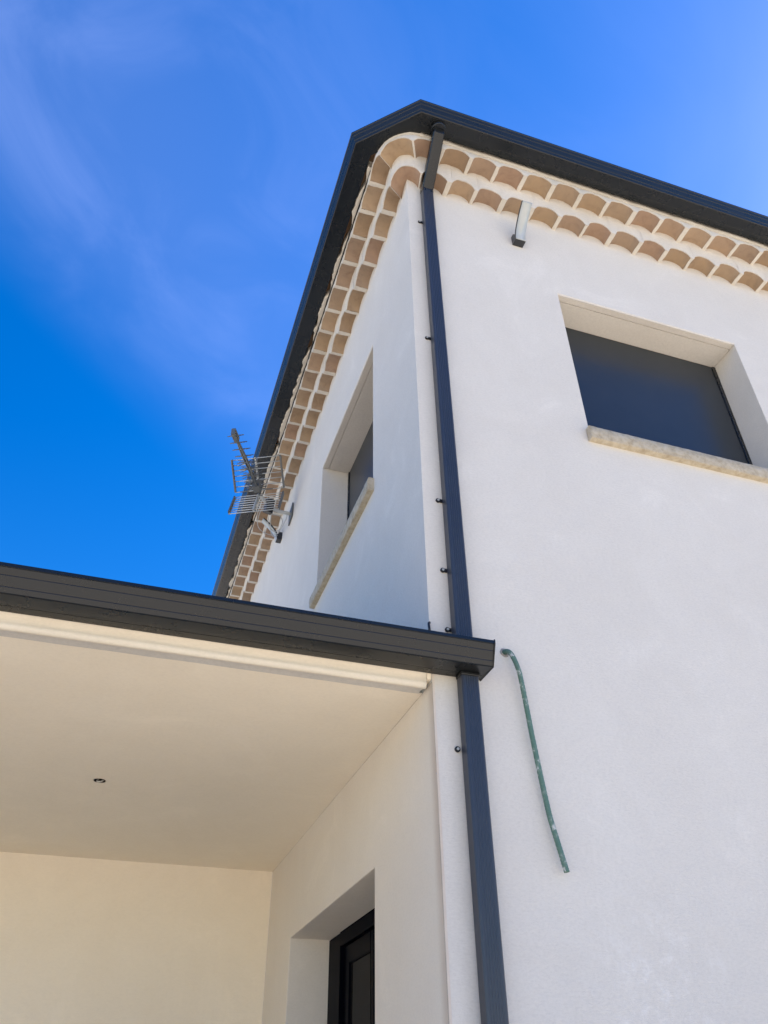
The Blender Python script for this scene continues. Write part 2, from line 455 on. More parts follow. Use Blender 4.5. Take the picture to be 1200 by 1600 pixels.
# --- door under the porch
bm = bmesh.new()
X0 = 0.232
def fbx(bm, y0, y1, z0, z1, x0=X0, x1=0.29): box(bm, x0, x1, y0, y1, z0, z1)
fbx(bm, 2.10, DR[1] - 0.001, DR[2], DR[3] - 0.002); fbx(bm, DR[0] + 0.001, DR[0] + 0.07, DR[2], DR[3] - 0.002)
fbx(bm, DR[0] + 0.07, 2.10, DR[3] - 0.072, DR[3] - 0.002)
d = link('door', bm, frame_m, H); bevel_mod(d, 0.004, 1)
d['label'] = 'black framed glazed door under the porch'
bm = bmesh.new()
for y0, y1 in ((1.99, 2.097), (1.55, 1.60), (1.48, 1.53), (DR[0] + 0.073, DR[0] + 0.15)):
    fbx(bm, y0, y1, DR[2] + 0.02, DR[3] - 0.075, X0 + 0.02, 0.28)
for y0, y1 in ((1.60, 1.99), (DR[0] + 0.15, 1.48)):
    fbx(bm, y0, y1, DR[3] - 0.17, DR[3] - 0.075, X0 + 0.02, 0.28); fbx(bm, y0, y1, DR[2] + 0.02, DR[2] + 0.14, X0 + 0.02, 0.28)
bevel_mod(link('sash', bm, frame_m, d), 0.005, 1)
for y0, y1 in ((1.60, 1.99), (DR[0] + 0.15, 1.48)):
    bm = bmesh.new(); fbx(bm, y0 - 0.005, y1 + 0.005, DR[2] + 0.135, DR[3] - 0.165, X0 + 0.032, X0 + 0.038)
    link('pane', bm, glass_m, d)
bm = bmesh.new(); box(bm, 0.30, 0.32, DR[0] - 0.2, DR[1] + 0.2, 0, DR[3] + 0.2)
link('dark_backing', bm, dark_m, d)  # near-black sheet behind the panes; the unlit room's darkness is put into its colour

# --- cornice: two courses of barrel tiles bedded in mortar, carried round a rounded corner
Z1, Z2 = 6.682, 6.848
class Path:
    def __init__(s, off, c): s.off, s.c, s.r = off, c, c + off; s.h = s.r * math.pi / 4
    def pos(s, t, d=0.0):
        """t along the path (negative on the left wall), d pushes outwards"""
        o = s.off + d
        if t < -s.h: return Vector((-o, s.c - (t + s.h), 0))
        if t > s.h: return Vector((s.c + (t - s.h), -o, 0))
        a = (t / s.r) if s.r > 1e-6 else 0
        a += math.pi / 4
        return Vector((s.c - (s.r + d) * math.cos(a), s.c - (s.r + d) * math.sin(a), 0))
    def fromL(s, y): return -(y - s.c) - s.h
    def fromR(s, x): return (x - s.c) + s.h
PW, P1, P2 = Path(0.0, 0.0), Path(0.109, 0.03), Path(0.231, 0.03)
def course(rib_in, rib_out, pin, pout, z, rise, ztop, zlow_out, name, rng, parent, wide=0.0165, inset=0.0):
    mb, tb = bmesh.new(), bmesh.new()
    tone = tb.faces.layers.float.new('tone')
    nA, nB = 14, 5
    lip = 0.007
    def prof(t, e): return (max(0.0, 1 - abs(2 * t - 1) ** e)) ** 0.66
    prev = None
    for k in range(len(rib_out) - 1):
        a0, a1, b0, b1 = rib_in[k], rib_in[k + 1], rib_out[k], rib_out[k + 1]
        corner = (b0 > -pout.h - 0.12 and b1 < pout.h + 0.12)
        w0 = (wide if k not in thin else 0.004) * rng.uniform(0.8, 1.2); w1 = w0
        w1 = (wide if (k + 1) not in thin else 0.004) * rng.uniform(0.8, 1.2)
        zz = z + rng.uniform(-.003, .003); rs = rise * rng.uniform(0.9, 1.08); ex = rng.uniform(2.0, 2.6); tn_ = rng.random(); kk = rng.uniform(0, 9)
        skew = rng.uniform(-.02, .02)
        jit = rng.uniform(-.006, .006)
        front, back = [], []
        tile_rows = []
        for i in range(nA + 1):
            t = i / nA
            s_out = b0 + w0 + (b1 - b0 - w0 - w1) * t + jit
            s_in = a0 + w0 * 0.9 + (a1 - a0 - (w0 + w1) * 0.9) * t + jit
            po, pi_ = pout.pos(s_out), pin.pos(s_in)
            h = rs * prof(t + skew * t * (1 - t) * 4, ex)
            wob = 0.0045 * noise.noise(Vector((s_out * 32, z, h * 9)))
            row = []
            for q in range(nB + 1):
                f = q / nB
                pl = (po + (pi_ - po).normalized() * lip)
                p = pl.lerp(pi_ + (pi_ - po).normalized() * 0.012, f)
                row.append(tb.verts.new((p.x, p.y, zz + h * (1 - 0.12 * f) + wob * (1 - f) + 0.002)))
            tile_rows.append(row)
            front.append((Vector((po.x, po.y, zz + h + wob)), Vector((pl.x, pl.y, zz + h + wob + 0.001))))
        for i in range(nA):
            for q in range(nB):
                f = tb.faces.new((tile_rows[i][q], tile_rows[i + 1][q], tile_rows[i + 1][q + 1], tile_rows[i][q + 1]))
                f[tone] = tn_; f.smooth = True
        # tile back (outer shell) so the barrel has thickness
        for i in range(nA):
            A, B = tile_rows[i], tile_rows[i + 1]
            va = [A[0].co + Vector((0, 0, 0.012)), B[0].co + Vector((0, 0, 0.012)), B[-1].co + Vector((0, 0, 0.012)), A[-1].co + Vector((0, 0, 0.012))]
            f = tb.faces.new([tb.verts.new(x) for x in va]); f[tone] = tn_
        # mortar: lip and front above the arch
        for i in range(nA):
            (a, al), (b, bl) = front[i], front[i + 1]
            quad(mb, a, b, bl, al)
            ta, tb_ = Vector((a.x, a.y, ztop)), Vector((b.x, b.y, ztop))
            if inset: ta += (al - a).normalized() * inset; tb_ += (bl - b).normalized() * inset
            zm = z + rise + 0.007 if inset else (a.z + ztop) / 2
            ma, mb_ = Vector((a.x, a.y, max(zm, a.z))), Vector((b.x, b.y, max(zm, b.z)))
            quad(mb, a, ma, mb_, b); quad(mb, ma, ta, tb_, mb_)
        # springing rib on the left of this tile
        if prev is not None or True:
            def ribcol(s_o, s_i, zr):
                o_, i_ = pout.pos(s_o), pin.pos(s_i)
                return [Vector((*o_.lerp(i_, q / nB).to_2d(), zr + 0.0022 * noise.noise(Vector((s_o * 30, q * 1.7, z))))) for q in range(nB + 1)]
            if prev is not None:
                so0, si0, z0_ = prev
                so1, si1 = b0 + w0 + jit, a0 + w0 * 0.9 + jit
                c0 = ribcol(so0, si0, z0_); c1 = ribcol((so0 + so1) / 2, (si0 + si1) / 2, (z0_ + zz) / 2 - 0.004); c2 = ribcol(so1, si1, zz)
                for L, Rr in ((c0, c1), (c1, c2)):
                    for q in range(nB): quad(mb, L[q], Rr[q], Rr[q + 1], L[q + 1])
                    i0 = (L[1] - L[0]).to_2d().normalized() * inset; i1 = (Rr[1] - Rr[0]).to_2d().normalized() * inset
                    h0, h1 = z + rise + (0.007 if inset else 0), z + rise + (0.007 if inset else 0)
                    quad(mb, L[0], (L[0].x, L[0].y, h0), (Rr[0].x, Rr[0].y, h1), Rr[0])
                    quad(mb, (L[0].x, L[0].y, h0), (L[0].x + i0.x, L[0].y + i0.y, ztop), (Rr[0].x + i1.x, Rr[0].y + i1.y, ztop), (Rr[0].x, Rr[0].y, h1))
        prev = (b1 - w1 + jit, a1 - w1 * 0.9 + jit, zz)
    m = link(name, mb, mortar_m, parent, merge=True)
    for v in m.data.vertices:
        c = v.co; s = 0.004 * noise.noise(Vector((c.x * 22, c.y * 22, c.z * 22)))
        c.x += s; c.y += s
    for p in m.data.polygons: p.use_smooth = True
    def warp(c):
        k = min(1.0, max(0.0, (c.y + 0.02) / 0.30)); k = k * k * (3 - 2 * k)
        if c.x < 0: c.x *= 1 - 0.045 * k
    for v in m.data.vertices: warp(v.co)
    for v in tb.verts: warp(v.co)
    bm2 = bmesh.new(); bm2.from_mesh(m.data)
    for e in bm2.edges:
        if len(e.link_faces) == 2 and e.calc_face_angle(0) > math.radians(50): e.smooth = False
    bmesh.ops.recalc_face_normals(bm2, faces=bm2.faces)
    bm2.to_mesh(m.data); bm2.free()
    t = link('tile_course', tb, clay_m, m, merge=False)
    return m
rng = random.Random(3)
# ribs of the lower course
Lr = [0.243, 0.450, 0.676, 0.905, 1.138, 1.361]
while Lr[-1] < YE - 0.4: Lr.append(Lr[-1] + 0.2255 + rng.uniform(-.006, .006))
Rr_ = [0.263, 0.463, 0.674, 0.889, 1.103, 1.319, 1.537, 1.761]
while Rr_[-1] < XE - 0.4: Rr_.append(Rr_[-1] + 0.218 + rng.uniform(-.005, .005))
r_in = [PW.fromL(y) for y in reversed(Lr)] + [PW.fromL(0.115), PW.fromR(0.083)] + [PW.fromR(x) for x in Rr_]
r_out = [P1.fromL(y) for y in reversed(Lr)] + [P1.fromL(0.045), P1.fromR(0.062)] + [P1.fromR(x) for x in Rr_]
thin = {len(Lr), len(Lr) + 1}
lower = course(r_in, r_out, PW, P1, Z1, 0.070, Z2 + 0.10, 0, 'cornice', rng, H)
Lu = [0.160, 0.378, 0.594, 0.824, 1.058, 1.295, 1.515]
while Lu[-1] < YE - 0.4: Lu.append(Lu[-1] + 0.2255 + rng.uniform(-.006, .006))
Ru = [0.175, 0.385, 0.590, 0.800, 1.018, 1.233, 1.449, 1.672, 1.896]
while Ru[-1] < XE - 0.4: Ru.append(Ru[-1] + 0.218 + rng.uniform(-.005, .005))
def arc_s(p, deg): return math.radians(deg - 45) * p.r
r_in = [P1.fromL(y) for y in reversed(Lu)] + [arc_s(P1, 8), arc_s(P1, 88)] + [P1.fromR(x) for x in Ru]
r_out = [P2.fromL(y) for y in reversed(Lu)] + [arc_s(P2, 20), arc_s(P2, 76)] + [P2.fromR(x) for x in Ru]
thin = {len(Lu), len(Lu) + 1}
upper = course(r_in, r_out, P1, P2, Z2, 0.056, 6.950, 0, 'cornice', rng, H, inset=0.018)
# mortar bed and tile edge above the cornice, irregular
def strip_path(p, d0, d1, z0, z1, s0, s1, name, mat, parent, amp=0.0, step=0.04):
    bm = bmesh.new(); n = int((s1 - s0) / step); prev = None
    for i in range(n + 1):
        s = s0 + (s1 - s0) * i / n
        j = amp * noise.noise(Vector((s * 7, d1 * 50, z0))) + amp * 0.5 * noise.noise(Vector((s * 23, d1 * 50, z0)))
        q = [p.pos(s, d0), p.pos(s, d1 + j)]
        ring = [bm.verts.new((q[0].x, q[0].y, z0)), bm.verts.new((q[1].x, q[1].y, z0)), bm.verts.new((q[1].x, q[1].y, z1)), bm.verts.new((q[0].x, q[0].y, z1))]
        if prev:
            for k in range(4): bm.faces.new((prev[k], ring[k], ring[(k + 1) % 4], prev[(k + 1) % 4]))
        prev = ring
    return link(name, bm, mat, parent)
sL, sR = P2.fromL(YE - 0.5), P2.fromR(XE - 0.5)
strip_path(P2, -0.12, -0.045, 6.952, 7.06, sL, sR, 'eaves_mortar', mortar_m, H, 0.004)
strip_path(P2, -0.06, -0.010, 6.9505, 7.03, P2.fromL(-0.02), sR, 'eaves_mortar', mortar_m, H, 0.008)
strip_path(P2, -0.06, 0.010, 6.9495, 7.03, sL, P2.fromL(0.10), 'eaves_mortar', mortar_m, H, 0.036, 0.025)
strip_path(P2, -0.06, -0.006, 6.939, 6.948, sL, P2.fromL(0.12), 'eaves_membrane', black_m, H, 0.004)

# --- gutters: swept profile with folded ribs
def gutter_profile(o, z):
    """(outward offset, height) loop, starts at the inner bottom edge"""
    p = [(o, z), (o + 0.042, z), (o + 0.045, z + .0008), (o + 0.048, z), (o + 0.121, z), (o + 0.126, z + 0.003)]
    def fr(t): return (o + 0.126 + 0.030 * t, z + 0.003 + 0.080 * t)
    for t in (0.22, 0.68): 
        a, b, c = fr(t), fr(t + 0.03), fr(t + 0.08)
        p += [a, (b[0] - 0.0010, b[1] + 0.0006), c]
    p += [fr(1), (o + 0.160, z + 0.086), (o + 0.160, z + 0.099), (o + 0.157, z + 0.101), (o + 0.150, z + 0.099), (o + 0.149, z + 0.084), (o + 0.120, z + 0.007), (o + 0.004, z + 0.007), (o + 0.003, z + 0.092), (o, z + 0.092)]
    return p
def bev(o):
    k = 0.408 + (o - 0.38) * 1.414
    return k - o       # coordinate of the bend along each wall (negative side)
bm = bmesh.new()
prof = gutter_profile(0.236, 6.975)
rings = []
for st in range(4):
    r = []
    for o_, z_ in prof:
        b = -bev(o_)
        p = [(-o_ - 0.018, YE - 0.3, z_), (-o_ - 0.014, b, z_), (b, -o_, z_), (XE - 0.3, -o_, z_)][st]
        r.append(bm.verts.new(p))
    rings.append(r)
for i in range(3):
    for k in range(len(prof)):
        bm.faces.new((rings[i][k], rings[i + 1][k], rings[i + 1][(k + 1) % len(prof)], rings[i][(k + 1) % len(prof)]))
bm.faces.new(rings[0]); bm.faces.new(rings[-1][::-1])
bmesh.ops.recalc_face_normals(bm, faces=bm.faces)
gm = link('gutter', bm, gutter_m, H)
# porch gutter, straight, with an end cap by the downpipe
bm = bmesh.new()
prof = gutter_profile(0.003, 3.052)
ra_ = [bm.verts.new((-5.1, -o_, z_)) for o_, z_ in prof]; rb_ = [bm.verts.new((0.208, -o_, z_)) for o_, z_ in prof]
for k in range(len(prof)):
    bm.faces.new((ra_[k], rb_[k], rb_[(k + 1) % len(prof)], ra_[(k + 1) % len(prof)]))
bmesh.ops.recalc_face_normals(bm, faces=bm.faces)
pg = link('gutter', bm, gutter_m, H)
pg['label'] = 'straight dark gutter along the porch edge'
for x in (0.208, -5.1):
    bm = bmesh.new()
    cp = [(0.001, 3.050), (0.130, 3.050), (0.165, 3.137), (0.165, 3.155), (0.001, 3.155)]
    A = [bm.verts.new((x, -a, b)) for a, b in cp]; B = [bm.verts.new((x + 0.004, -a, b)) for a, b in cp]
    bm.faces.new(A); bm.faces.new(B[::-1])
    for k in range(5): bm.faces.new((A[k], B[k], B[(k + 1) % 5], A[(k + 1) % 5]))
    bmesh.ops.recalc_face_normals(bm, faces=bm.faces)
    link('end_cap', bm, gutter_m, pg)

# --- downpipes: ribbed rectangular section
def pipe_section(w, d, ribs=5):
    """closed loop in (x across, y out) seen from above; front face carries shallow flutes"""
    c = 0.006; p = [(-w / 2, 0), (w / 2, 0), (w / 2, -d + c), (w / 2 - c, -d)]
    L = w - 2 * c - 0.012; x = w / 2 - c - 0.006
    for i in range(ribs):
        s = L / ribs
        p += [(x, -d), (x - s * .25, -d + .0022), (x - s * .75, -d + .0022), (x - s, -d)]
        x -= s
    p += [(-w / 2 + c, -d), (-w / 2, -d + c)]
    return p
def pipe_run(stations, sec):
    bm = bmesh.new(); prev = None
    for (ox, oy, oz, tilt) in stations:      # tilt: slope of the cross-cut so that mitres close
        ring = [bm.verts.new((ox + x, oy + y, oz + y * tilt)) for x, y in sec]
        if prev:
            for k in range(len(sec)): bm.faces.new((prev[k], ring[k], ring[(k + 1) % len(sec)], prev[(k + 1) % len(sec)]))
        else: bm.faces.new(ring)
        prev = ring
    bm.faces.new(prev[::-1]); bmesh.ops.recalc_face_normals(bm, faces=bm.faces)
    return bm
sec = pipe_section(0.074, 0.050)
px = 0.126
bm = pipe_run([(px + .006, -0.010, 3.062, 0), (px, -0.010, 6.62, 0.45)], sec)
dp = link('downpipe', bm, pipe_m, H); dp['label'] = 'upper length of ribbed dark downpipe from main gutter to porch gutter'
sec2 = pipe_section(0.078, 0.050, 1)
bm = pipe_run([(px, -0.0095, 6.60, 0.45), (px, -0.0095, 6.63, 0.45), (px, -0.255, 6.915, 0.45), (px, -0.268, 6.95, 0)], [(x, y) for x, y in sec2])
link('elbow', bm, gutter_m, dp)
bm = bmesh.new(); tube(bm, [(px, -0.296, 6.93), (px, -0.296, 6.974)], 0.050, 24); tube(bm, [(px, -0.296, 6.968), (px, -0.296, 6.9745)], 0.062, 24)
link('outlet', bm, gutter_m, dp)
bm = pipe_run([(px + 0.012, -0.012, 0.12, 0), (px + 0.0135, -0.012, 3.048, 0)], sec)
dl = link('downpipe', bm, pipe_m, H); dl['label'] = 'lower length of ribbed dark downpipe below the porch gutter'
bm = bmesh.new(); box(bm, px - 0.027, px + 0.054, -0.066, -0.008, 3.036, 3.0515)
bevel_mod(link('outlet', bm, gutter_m, dl), 0.004, 2)
def clamp(parent, x, z):
    bm = bmesh.new()
    n = 16; r, r2 = 0.0112, 0.0065
    for (y0, y1) in ((-0.008, -0.001),):
        o1 = [bm.verts.new((x + r * math.cos(a), y0, z + r * math.sin(a))) for a in [k * 2 * math.pi / n for k in range(n)]]
        o2 = [bm.verts.new((x + r * math.cos(a), y1, z + r * math.sin(a))) for a in [k * 2 * math.pi / n for k in range(n)]]
        bm.faces.new(o1)
        for k in range(n): bm.faces.new((o1[k], o2[k], o2[(k + 1) % n], o1[(k + 1) % n]))
    box(bm, x, 0.095, -0.0085, -0.0015, z - 0.008, z + 0.008)
    bmesh.ops.recalc_face_normals(bm, faces=bm.faces)
    c = link('clamp', bm, black_m, parent)
    return c
for z, x in ((6.265, .072), (5.118, .071), (3.953, .074), (3.56, .075), (3.263, .079)):
    clamp(dp, x, z)
    bm = bmesh.new(); tube(bm, [(x, -0.0086, z), (x, -0.0125, z)], 0.0055, 10)
    link('screw', bm, lens_m, dp)
clamp(dl, 0.088, 2.751)
bm = bmesh.new(); tube(bm, [(0.088, -0.0086, 2.751), (0.088, -0.0125, 2.751)], 0.0055, 10); link('screw', bm, lens_m, dl)
# small black hook at the wall corner just above the porch gutter
bm = bmesh.new(); tube(bm, catmull([(0.001, -0.002, 3.285), (-0.006, -0.010, 3.275), (-0.008, -0.018, 3.25), (-0.002, -0.010, 3.225), (0.001, -0.001, 3.222)], 5), 0.0055, 8)
link('hook', bm, black_m, H)

# --- porch ceiling with moulded front edge, roofs
SPOT = Vector((-1.194, 1.527)); SR = 0.031
bm = bmesh.new()
xs, ys = [-4.9, SPOT.x - .2, SPOT.x + .2, 0.0], [0.108, SPOT.y - .2, SPOT.y + .2, 3.0]
for i in range(3):
    for j in range(3):
        if i == 1 and j == 1: continue
        quad(bm, (xs[i], ys[j], PZ), (xs[i + 1], ys[j], PZ), (xs[i + 1], ys[j + 1], PZ), (xs[i], ys[j + 1], PZ))
n = 32
sq, ci = [], []
for k in range(n):
    a = (k + 0.5) * 2 * math.pi / n - math.pi / 4; c, s = math.cos(a), math.sin(a); m_ = max(abs(c), abs(s))
    sq.append(Vector((SPOT.x + .2 * c / m_, SPOT.y + .2 * s / m_, PZ))); ci.append(Vector((SPOT.x + SR * c, SPOT.y + SR * s, PZ)))
for k in range(n):
    a, b = sq[k], sq[(k + 1) % n]
    pts = [ci[k], a]
    if abs(a.x - b.x) > 1e-4 and abs(a.y - b.y) > 1e-4:
        cx = xs[1] if (a.x + b.x) / 2 < SPOT.x else xs[2]; cy = ys[1] if (a.y + b.y) / 2 < SPOT.y else ys[2]
        pts.append(Vector((cx, cy, PZ)))
    pts += [b, ci[(k + 1) % n]]
    bm.faces.new([bm.verts.new(p) for p in pts])
    quad(bm, ci[k], ci[(k + 1) % n], ci[(k + 1) % n] + Vector((0, 0, .06)), ci[k] + Vector((0, 0, .06)))
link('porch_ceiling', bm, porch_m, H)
# moulding (y, z) from the ceiling out to the gutter
bm = bmesh.new()
prof = [(0.108, PZ), (0.106, PZ - 0.002), (0.050, PZ - 0.002), (0.049, PZ - 0.002)]
for k in range(9):
    a = math.pi * k / 8; prof.append((0.030 + 0.018 * math.cos(a), PZ - 0.001 - 0.018 * math.sin(a)))
prof += [(0.0135, PZ + 0.003), (0.0145, PZ + 0.010)]
for k in range(1, 9):
    a = math.pi / 2 * k / 8; prof.append((0.0145 - 0.0275 * (1 - math.cos(a)) , PZ + 0.010 + 0.036 * math.sin(a)))
prof += [(-0.0135, PZ + 0.06), (0.0, PZ + 0.10), (0.0, PZ + 0.14)]
xsN = [-4.9 + i * 0.07 for i in range(int(4.88 / 0.07) + 1)] + [-0.018]
prev = None
for x in xsN:
    r = []
    for i, (y, z) in enumerate(prof):
        j = 0.0016 * noise.noise(Vector((x * 5, i * 0.6, 2))) 
        r.append(bm.verts.new((x, y + j, z + j * 0.8)))
    if prev:
        for k in range(len(r) - 1):
            bm.faces.new((prev[k], r[k], r[k + 1], prev[k + 1])).smooth = True
    prev = r
bm.faces.new(prev)
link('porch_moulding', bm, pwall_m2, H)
bm = bmesh.new(); prev = None
for x in xsN:
    j = 0.003 * noise.noise(Vector((x * 6, 0, 9))); jj = 0.004 * noise.noise(Vector((x * 9, 3, 9)))
    rr = [bm.verts.new(p) for p in ((x, 0.052, PZ - 0.0045), (x, 0.108 + j, PZ - 0.0045 + 0.2 * jj), (x, 0.112 + j, PZ - 0.0002))]
    if prev:
        for k in range(2): bm.faces.new((prev[k], rr[k], rr[k + 1], prev[k + 1]))
    prev = rr
link('render_strip', bm, wall_m, H)
# stub of plain plaster closing the moulding against the house wall
bm = bmesh.new(); box(bm, -0.0175, -0.001, 0.004, 0.105, PZ + 0.012, PZ + 0.12)
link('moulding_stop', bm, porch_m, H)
# porch roof and far pier
def tiled_roof(t, b):
    co = obj_coord(t)
    w = tn(t, 'ShaderNodeTexWave', wave_type='BANDS', bands_direction='X'); w.inputs['Scale'].default_value = 1.5
    t.links.new(co, w.inputs['Vector'])
    n = tn(t, 'ShaderNodeTexNoise', Scale=6.0, Detail=5.0); t.links.new(co, n.inputs['Vector'])
    c = ramp(t, n.outputs['Fac'], [(0.3, (0.33, 0.19, 0.11)), (0.7, (0.45, 0.30, 0.19))])
    t.links.new(c, b.inputs['Base Color']); bump(t, b, w.outputs['Fac'], 1, 0.05)
roof_m = material('roof_tiles', (0.4, 0.25, 0.15), 0.9, build=tiled_roof)
bm = bmesh.new()
A = [(-5.0, -0.012, 3.135), (-0.004, -0.012, 3.135), (-0.004, 3.2, 3.95), (-5.0, 3.2, 3.95)]
v = [bm.verts.new(p) for p in A] + [bm.verts.new((p[0], p[1], p[2] - 0.03)) for p in A]
for f in ((0, 1, 2, 3), (7, 6, 5, 4), (0, 4, 5, 1), (1, 5, 6, 2), (2, 6, 7, 3), (3, 7, 4, 0)): bm.faces.new([v[i] for i in f])
link('porch_roof', bm, roof_m, H)
bm = bmesh.new(); box(bm, -4.9, -4.55, 0.11, 0.46, 0, PZ - 0.002); box(bm, -4.9, -4.7, 0.47, 2.99, 0, PZ - 0.002)
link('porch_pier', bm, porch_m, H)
bm = bmesh.new()
e = 0.25; zr = 7.045
a, a2, b, c, d_ = (-e - 0.01, 0.03, zr), (0.03, -e, zr), (XE + e, -e, zr), (XE + e, YE + e, zr), (-e - 0.01, YE + e, zr)
bm.faces.new([bm.verts.new(p) for p in (a, d_, c, b, a2)])
r1, r2 = (5.0, 5.2, 8.55), (5.0, 5.9, 8.55)
for f in ((a, a2, r1), (a2, b, r1), (b, c, r2, r1), (c, d_, r2), (d_, a, r1, r2)): bm.faces.new([bm.verts.new(p) for p in f])
link('roof', bm, roof_m, H)

# ------------------------------------------------------------------ recessed ceiling spot
sp = empty('ceiling_spotlight', (SPOT.x, SPOT.y, PZ), 'small open spotlight hole with loose wires in the cream porch ceiling', 'spotlight')
bm = bmesh.new()
tube(bm, [(0, 0, 0.058), (0, 0, 0.05)], SR - .001, 24)
link('housing', bm, dark_m, sp)
bm = bmesh.new()
n = 28
for k in range(n):
    a, b = k * 2 * math.pi / n, (k + 1) * 2 * math.pi / n
    for (r0, z0, r1_, z1) in ((SR - .0005, 0.0, SR - .0005, -.004), (SR - .0005, -.004, SR + .004, -.003), (SR + .004, -.003, SR + .0045, -0.0005)):
        pass
    quad(bm, ((SR - .003) * math.cos(a), (SR - .003) * math.sin(a), .02), ((SR - .003) * math.cos(b), (SR - .003) * math.sin(b), .02), ((SR - .003) * math.cos(b), (SR - .003) * math.sin(b), -.001), ((SR - .003) * math.cos(a), (SR - .003) * math.sin(a), -.001))
link('rim', bm, wire_m, sp)
bm = bmesh.new()
tube(bm, catmull([(0.0, 0.01, .05), (0.018, 0.005, .015), (0.010, -0.012, -.006), (-0.004, -0.012, -.009), (-0.012, -.002, -.002), (-0.004, 0.012, .02)], 8), 0.0042, 7)
link('wire', bm, cable_m, sp)

# ------------------------------------------------------------------ wall lamps (one per wall)
def wall_lamp(loc, rz, label):
    L = empty('wall_lamp', loc, label, 'wall lamp', 'curved outdoor lamps on the house walls', rz)
    w = 0.074
    arc = catmull([(0.048, 0.006), (0.060, 0.055), (0.088, 0.102), (0.125, 0.145), (0.165, 0.183), (0.207, 0.217)], 4)
    # backing casting: side profile in (out, up), closed
    bm = bmesh.new()
    inner = [(p.x - 0.007, p.y + 0.012) for p in arc[3:]]
    loop = [(0.0, 0.0), (0.050, 0.0)] + [(p.x, p.y) for p in arc] + inner[::-1] + [(0.030, 0.085), (0.0, 0.088)]
    A = [bm.verts.new((0, -o, z)) for o, z in loop]; B = [bm.verts.new((w, -o, z)) for o, z in loop]
    bm.faces.new(A); bm.faces.new(B[::-1])
    for k in range(len(loop)): bm.faces.new((A[k], B[k], B[(k + 1) % len(loop)], A[(k + 1) % len(loop)]))
    bmesh.ops.triangulate(bm, faces=[f for f in bm.faces if len(f.verts) > 4])
    bmesh.ops.recalc_face_normals(bm, faces=bm.faces)
    link('housing', bm, lampbody_m, L)
    bm = bmesh.new(); prev = None
    for p in arc:
        r = [bm.verts.new((0.003, -p.x - .0035, p.y - .0015)), bm.verts.new((w - .001, -p.x - .0035, p.y - .0015)), bm.verts.new((w - .001, -p.x - .0002, p.y)), bm.verts.new((0.003, -p.x - .0002, p.y))]
        if prev:
            for k in range(4):
                f = bm.faces.new((prev[k], r[k], r[(k + 1) % 4], prev[(k + 1) % 4])); f.smooth = (k == 0)
        else: bm.faces.new(r)
        prev = r
    bm.faces.new(prev[::-1]); bmesh.ops.recalc_face_normals(bm, faces=bm.faces)
    link('diffuser', bm, lens_m, L)
    return L
wall_lamp((0.742, 0, 6.325), 0, 'curved grey wall lamp just under the tile cornice, right of the downpipe')
wall_lamp((0, 3.835, 6.32), -math.pi / 2, 'curved grey wall lamp on the left wall below the television antenna')

# ------------------------------------------------------------------ green conduit
bm = bmesh.new()
pts = catmull([(0.334, 0.02, 3.199), (0.336, -0.012, 3.199), (0.349, -0.030, 3.180), (0.368, -0.036, 3.12), (0.380, -0.034, 3.045), (0.402, -0.028, 2.80), (0.428, -0.024, 2.56), (0.440, -0.026, 2.48), (0.468, -0.030, 2.335)], 26)
rad = [0.0098 + 0.0008 * (i % 2) for i in range(len(pts))]
tube(bm, pts, 0.011, 14, cap=False, radii=rad)
ins = [0.0086] * 4
tube(bm, [pts[-1], pts[-3], pts[-6], pts[-10]], 0.0086, 14, cap=False)
link_o = link('conduit', bm, conduit_m, None, merge=False)
link_o['label'] = 'green corrugated conduit hanging out of the wall beside the downpipe'
link_o['category'] = 'conduit'
bm = bmesh.new()
for k in range(18):
    a = k * 2 * math.pi / 18; a2 = (k + 1) * 2 * math.pi / 18
    def pt(a, r_, y): 
        q = r_ * (1 + 0.18 * noise.noise(Vector((math.cos(a) * 1.5, math.sin(a) * 1.5, r_ * 60))))
        return (0.334 + q * math.cos(a), y, 3.199 + q * math.sin(a))
    quad(bm, pt(a, .0105, -.0015), pt(a2, .0105, -.0015), pt(a2, .0145, -.003), pt(a, .0145, -.003))
    quad(bm, pt(a, .0145, -.003), pt(a2, .0145, -.003), pt(a2, .021, -.0003), pt(a, .021, -.0003))
link('hole_rim', bm, dust_m, link_o)
sm = link_o.modifiers.new('thick', 'SOLIDIFY'); sm.thickness = 0.0016; sm.offset = -1

# ------------------------------------------------------------------ television antenna
AO = Vector((-0.350, 3.205, 6.413))
AT = empty('television_antenna', AO, 'grey metal television antenna on a wall bracket under the left eaves', 'antenna')
bd = Vector((-0.447, -0.895, 0.0)).normalized()     # boom direction
wd = Vector((-bd.y, bd.x, 0)).normalized()
wd = Vector((-0.895, 0.447, 0))
def L3(f, w, u): return bd * f + wd * w + Vector((0, 0, u))
bm = bmesh.new()
tube(bm, [L3(-0.03, -0.012, -0.020), L3(0.50, -0.020, -0.020), L3(0.80, -0.004, -0.014)], 0.0115, 8)
tube(bm, [L3(0.0, 0.014, 0.030), L3(0.50, 0.022, 0.026), L3(0.80, 0.004, 0.012)], 0.0115, 8)
beam(bm, L3(0.72, 0, -0.005), L3(0.84, 0, -0.005), 0.036, 0.066)
link('boom', bm, alud_m, AT)
bm = bmesh.new()
for k in range(17):
    f = 0.09 + k * 0.044
    hw = 0.098 - 0.0022 * k
    u = 0.028 if k % 2 else -0.018
    tube(bm, [L3(f, -hw, u), L3(f, hw, u)], 0.0042, 6)
    if k < 9:     # the crossed pairs near the dipole spread up and down
        tube(bm, [L3(f, -hw * .9, u + .035), L3(f, hw * .9, u - .035)], 0.0036, 6)
        tube(bm, [L3(f, -hw * .9, u - .035), L3(f, hw * .9, u + .035)], 0.0036, 6)
link('director_rods', bm, alud_m, AT)
bm = bmesh.new()
